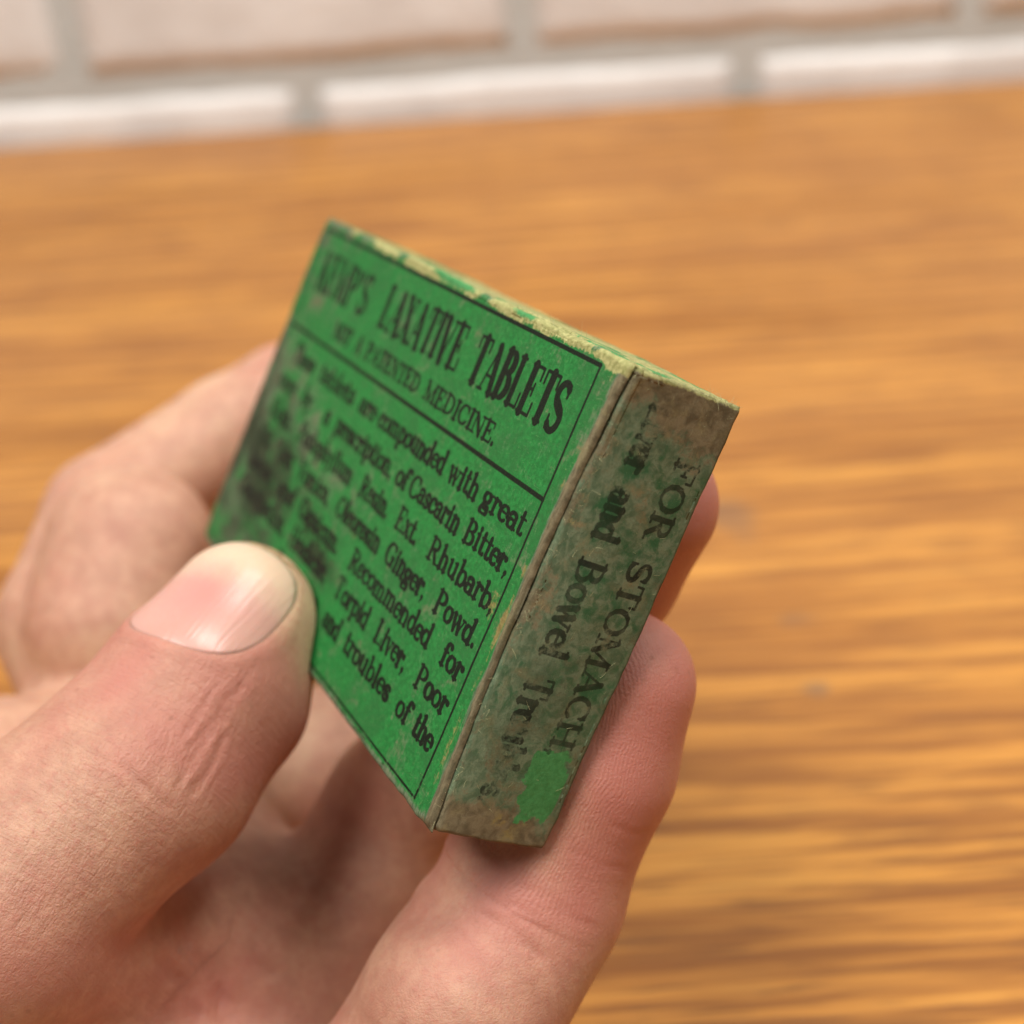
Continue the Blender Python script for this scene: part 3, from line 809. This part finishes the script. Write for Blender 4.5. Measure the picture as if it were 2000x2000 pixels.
# wrinkles read off the photograph as lines and pressed into the skin that faces the lens: points, depth, half width (mm)
CREASES = [
 (0, [(492, 1290), (470, 1345), (430, 1405), (395, 1455), (360, 1515), (325, 1580)], .22, .45),
 (0, [(462, 1330), (420, 1395), (372, 1460), (335, 1540)], .20, .40),
 (0, [(450, 1415), (405, 1500), (362, 1575)], .20, .40), (0, [(430, 1330), (392, 1392), (350, 1450)], .15, .35),
 (0, [(250, 1375), (300, 1435), (345, 1498), (372, 1560)], .22, .45), (0, [(285, 1345), (330, 1400), (385, 1440)], .12, .4),
 (0, [(220, 1480), (280, 1530), (330, 1590)], .18, .45), (0, [(180, 1400), (240, 1470), (290, 1560)], .15, .45),
 (3, [(912, 1764), (960, 1795), (1009, 1833), (1083, 1890)], .28, .50), (3, [(866, 1787), (905, 1830), (940, 1878), (990, 1935)], .18, .45),
 (3, [(1003, 1719), (1065, 1755), (1128, 1799), (1180, 1822)], .16, .45), (3, [(940, 1740), (1010, 1775), (1100, 1830)], .12, .4),
 (3, [(1180, 1600), (1230, 1625), (1280, 1632)], .08, .35), (3, [(1100, 1660), (1170, 1690), (1250, 1700)], .08, .4),
 (-1, [(345, 1790), (372, 1850), (410, 1910), (440, 1965), (462, 2020)], .9, .9), (-1, [(480, 1850), (520, 1890), (570, 1930)], .35, .7),
 (-1, [(300, 1850), (350, 1930), (390, 2010)], .3, .7),
]
prj = Vh[:, :2] / Vh[:, 2:] * F_PX + 1000
facing = sstep(-.05, -.3, (Nh * Vh).sum(1) / np.linalg.norm(Vh, axis=1)) if len(Nh) == len(Vh) else 1
cre = np.zeros(len(Vh))
prj = prj + 9 * np.stack([fbm(Vh[:, 0], Vh[:, 1] + Vh[:, 2], 2.5, 441), fbm(Vh[:, 0] + 60, Vh[:, 1] - Vh[:, 2], 2.5, 451)], 1)
wbl = np.clip(1.5 * fbm(Vh[:, 0] + 30, Vh[:, 1] + .4 * Vh[:, 2], 3, 461), -1, 1)
for f_, pts, dep, hw in CREASES:
    ok = (fid == f_) if f_ >= 0 else np.ones(len(Vh), bool)
    dd = np.full(len(Vh), 1e6); tt = np.zeros(len(Vh))
    npt = len(pts) - 1
    for i in range(npt):
        a = np.array(pts[i], float); b = np.array(pts[i + 1], float); ba = b - a
        t = np.clip(((prj - a) @ ba) / (ba @ ba), 0, 1)
        e = np.linalg.norm(prj - a - t[:, None] * ba, axis=1)
        mk = e < dd; dd[mk] = e[mk]; tt[mk] = (i + t[mk]) / npt
    mm = dd * Vh[:, 2] / F_PX
    endf = sstep(0, .2, tt) * sstep(1, .8, tt)
    dp = dep * endf * (np.exp(-(mm / hw) ** 2) - .45 * np.exp(-((mm - 2.1 * hw) / (1.1 * hw)) ** 2)) * ok * facing
    dp = dp * (.55 + .45 * wbl); Vh = Vh - Nh * (.55 * dp)[:, None]; cre = np.maximum(cre, np.exp(-(mm / hw) ** 2) * endf * ok * facing)
blood = np.zeros(len(Vh))
tips = {'thumb': 0, 'index': 1, 'middle': 2, 'ring': 3}
for k, i in tips.items():
    uu = cc[k][0]; blood += .55 * sstep(26, 4, uu) * (fid == i)
press = sstep(3.2, .3, box_sdf(Vh))                      # pressed flesh goes pale
tb = sstep(6, -2, uT) * (fid == 0)
blood = blood * (1 - .8 * tb) - .45 * press
lowf = fbm(Vh[:, 0] + Vh[:, 2] * .7, Vh[:, 1] + Vh[:, 2] * .3, 9, 401)
blood = np.clip(blood + .18 * cre + .25 * fbm(Vh[:, 0] - Vh[:, 2] * .5, Vh[:, 1] + Vh[:, 0] * .3, 4, 421) + .3 * (fid == 0) * sstep(6, 16, uT) + .18 * lowf + .34 * (fid == 3) + .22 * (fid == 2), -.4, 1)


def smooth_attr(x, it):
    cnt = np.bincount(quads.ravel(), minlength=len(x))
    for _ in range(it):
        f = x[quads].mean(1)
        x = np.bincount(quads.ravel(), np.repeat(f, 4), len(x)) / np.maximum(cnt, 1)
    return x


blood = smooth_attr(blood, 25)
ridge = smooth_attr(ridge, 10); wr = smooth_attr(wr, 25)
yellow = np.clip(.65 * tb, 0, 1)
dirt = np.exp(-((na - 1.04 - .05 * np.sin(nb_ * 9) - .04 * np.sin(nb_ * 23)) / .055) ** 2) * sstep(1.1, .6, np.abs(nb_)) * infront


def skin_material():
    n = NT('skin')
    co = n.node('ShaderNodeVectorMath', {0: n.obj(), 3: 1000.0}, operation='SCALE').outputs[0]
    fc = n.node('ShaderNodeAttribute', attribute_name='finger').outputs['Vector']
    bl, ye, di = n.attr('blood'), n.attr('yellow'), n.attr('dirt')
    m1 = n.noise(co, .35, 5, .65); m2 = n.noise(co, 1.6, 4, .6)
    c = n.mix(n.ramp(m1, .3, .7), (.47, .250, .168), (.61, .355, .240))
    c = n.mix(n.ramp(bl, 0, 1, 0, .9), c, (.51, .185, .145))
    c = n.mix(n.ramp(bl, -.4, 0, .6, 0), c, (.70, .50, .32))
    c = n.mix(n.math('MULTIPLY', ye, .75), c, (.74, .56, .33))
    c = n.mix(n.ramp(m2, .46, .70, 0, .45), c, (.50, .19, .14))
    c = n.mix(n.math('MULTIPLY', di, .75), c, (.22, .15, .06))
    dots = n.node('ShaderNodeTexVoronoi', {'Vector': co, 'Scale': .30, 'Randomness': 1.0}).outputs['Distance']
    c = n.mix(n.ramp(dots, .05, .10, .22, 0), c, (.22, .09, .05))
    # fingerprint ridges: lines along the finger that close over the tip
    sep = n.node('ShaderNodeSeparateXYZ', {0: fc}).outputs
    tipd = n.math('MAXIMUM', n.math('SUBTRACT', 5.0, sep[0]), 0.0)
    ph = n.math('SQRT', n.math('ADD', n.math('MULTIPLY', sep[1], sep[1]), n.math('MULTIPLY', tipd, tipd)))
    ph = n.math('ADD', ph, n.math('MULTIPLY', n.noise(n.mapping(co, (.22, .22, .22)), 1.0, 2), 2.2))
    wave = n.math('SINE', n.math('MULTIPLY', ph, 2 * math.pi / .44))
    brk = n.noise(co, 3.0, 3, .6)
    rg = n.math('MULTIPLY', n.math('MULTIPLY', wave, n.attr('ridge')), n.ramp(brk, .25, .5, .25, 1))
    # fine skin lines and thumb wrinkles
    vor = n.node('ShaderNodeTexVoronoi', {'Vector': n.node('ShaderNodeVectorMath', {0: n.noise(co, 1.2, 3, out=1), 1: co}, operation='ADD').outputs[0],
                                          'Scale': 1.25}, feature='DISTANCE_TO_EDGE').outputs[0]
    vl = n.ramp(vor, 0, .16)
    wv = n.noise(n.mapping(fc, (.9, .16, 1)), 1.6, 4, .65, 1.0)
    wv2 = n.noise(n.mapping(fc, (.25, 1.5, 1)), 1.3, 3, .6, .8)
    wrk = n.attr('wrinkle')
    fine = n.noise(co, 5.0, 4, .65)
    h = n.math('ADD', n.math('MULTIPLY', rg, .17), n.math('MULTIPLY', fine, .95))
    h = n.math('ADD', h, n.math('MULTIPLY', n.math('MULTIPLY', vl, wrk), .13))
    h = n.math('ADD', h, n.math('MULTIPLY', n.math('MULTIPLY', n.math('ADD', wv, n.math('MULTIPLY', wv2, .7)), n.math('ADD', wrk, .12)), 1.1))
    h = n.math('ADD', h, n.math('MULTIPLY', m2, .5))
    nm = n.bump(h, .00013, .9)
    n.set(Base_Color=c, Roughness=n.ramp(fine, .3, .7, .34, .52), Normal=nm, Specular_IOR_Level=.45,
          Subsurface_Weight=.34, Subsurface_Scale=.0016)
    n.b.inputs['Subsurface Radius'].default_value = (1.0, .38, .2)
    return n.mat


ow = to_world(wrist)
hand = mesh_obj('hand', to_world(Vh) - ow, quads, skin_material(),
                attrs={'finger': np.stack([rid_u, rid_v, np.zeros_like(rid_u)], 1), 'blood': blood, 'yellow': yellow,
                       'ridge': ridge, 'wrinkle': wr, 'dirt': dirt})
hand.location = ow
hand['label'] = 'bare left hand pinching the green box between thumb and curled fingers'
hand['category'] = 'hand'

# ---- thumb nail: a thin curved plate laid on the nail bed
nu, nv = 48, 44
A, B = np.meshgrid(np.linspace(-1, 1, nu), np.linspace(-1, 1, nv), indexing='ij')
k = (np.abs(A) ** 3 + np.abs(B) ** 3) ** (1 / 3.0)
mx = np.maximum(np.abs(A), np.abs(B)); sc_ = np.where(k > 1e-6, mx / np.maximum(k, 1e-6), 1) * 1.0
a, b = (A * sc_).ravel(), (B * sc_).ravel()
P = NC + np.outer(a * NAIL_L, NL) + np.outer(b * NAIL_W, NW) + 13 * NN
for _ in range(60):
    P = P - np.clip(hand_sdf(P), -1, 1.0)[:, None] * .8 * NN
lift = -.12 + .17 * (1 - np.maximum(np.abs(a), np.abs(b)) ** 6) + .12 * np.maximum(a, 0) ** 8
gN = grad_sdf(P, .4)
P = P + gN * lift[:, None]
idx = np.arange(nu * nv).reshape(nu, nv)
q = np.stack([idx[:-1, :-1], idx[1:, :-1], idx[1:, 1:], idx[:-1, 1:]], -1).reshape(-1, 4)
ring = np.concatenate([idx[:, 0], idx[-1, 1:], idx[-2::-1, -1], idx[0, -2:0:-1]])
Bk = P[ring] - gN[ring] * .6; nb = len(P)
r2 = np.roll(ring, -1); c = nb + np.arange(len(ring)); d = np.roll(c, -1)
q = np.concatenate([q, np.stack([r2, ring, c, d], -1)])
acol = np.concatenate([a, a[ring]]); bcol = np.concatenate([b, b[ring]])


def nail_material():
    n = NT('nail')
    s, t = n.attr('na'), n.attr('nb')
    co = n.node('ShaderNodeVectorMath', {0: n.obj(), 3: 1000.0}, operation='SCALE').outputs[0]
    nz = n.noise(co, .3, 3)
    c = n.mix(n.ramp(n.math('ADD', s, n.math('MULTIPLY_ADD', nz, .6, -.3)), -.1, .62), (.60, .33, .27), (.68, .49, .35))
    r = n.math('SQRT', n.math('ADD', n.math('POWER', n.math('SUBTRACT', s, -.15), 2.0), n.math('POWER', n.math('MULTIPLY', t, 1.0), 2.0)))
    c = n.mix(n.ramp(r, .0, .85, .6, 0), c, (.62, .22, .20))
    c = n.mix(n.ramp(s, .90, .98, 0, .6), c, (.68, .56, .40))
    gro = n.noise(n.mapping(n.node('ShaderNodeCombineXYZ', {0: s, 1: t}).outputs[0], (1, 14, 1)), 1.0, 2)
    return n.set(Base_Color=c, Roughness=.33, Normal=n.bump(gro, .0001, .8), Specular_IOR_Level=.55,
                 Subsurface_Weight=.3, Subsurface_Scale=.001)


nail = mesh_obj('thumb_nail', to_world(np.concatenate([P, Bk])) - ow, q, nail_material(), hand,
                attrs={'na': acol, 'nb': bcol})
nail['label'] = 'pink and pale yellow thumb nail'
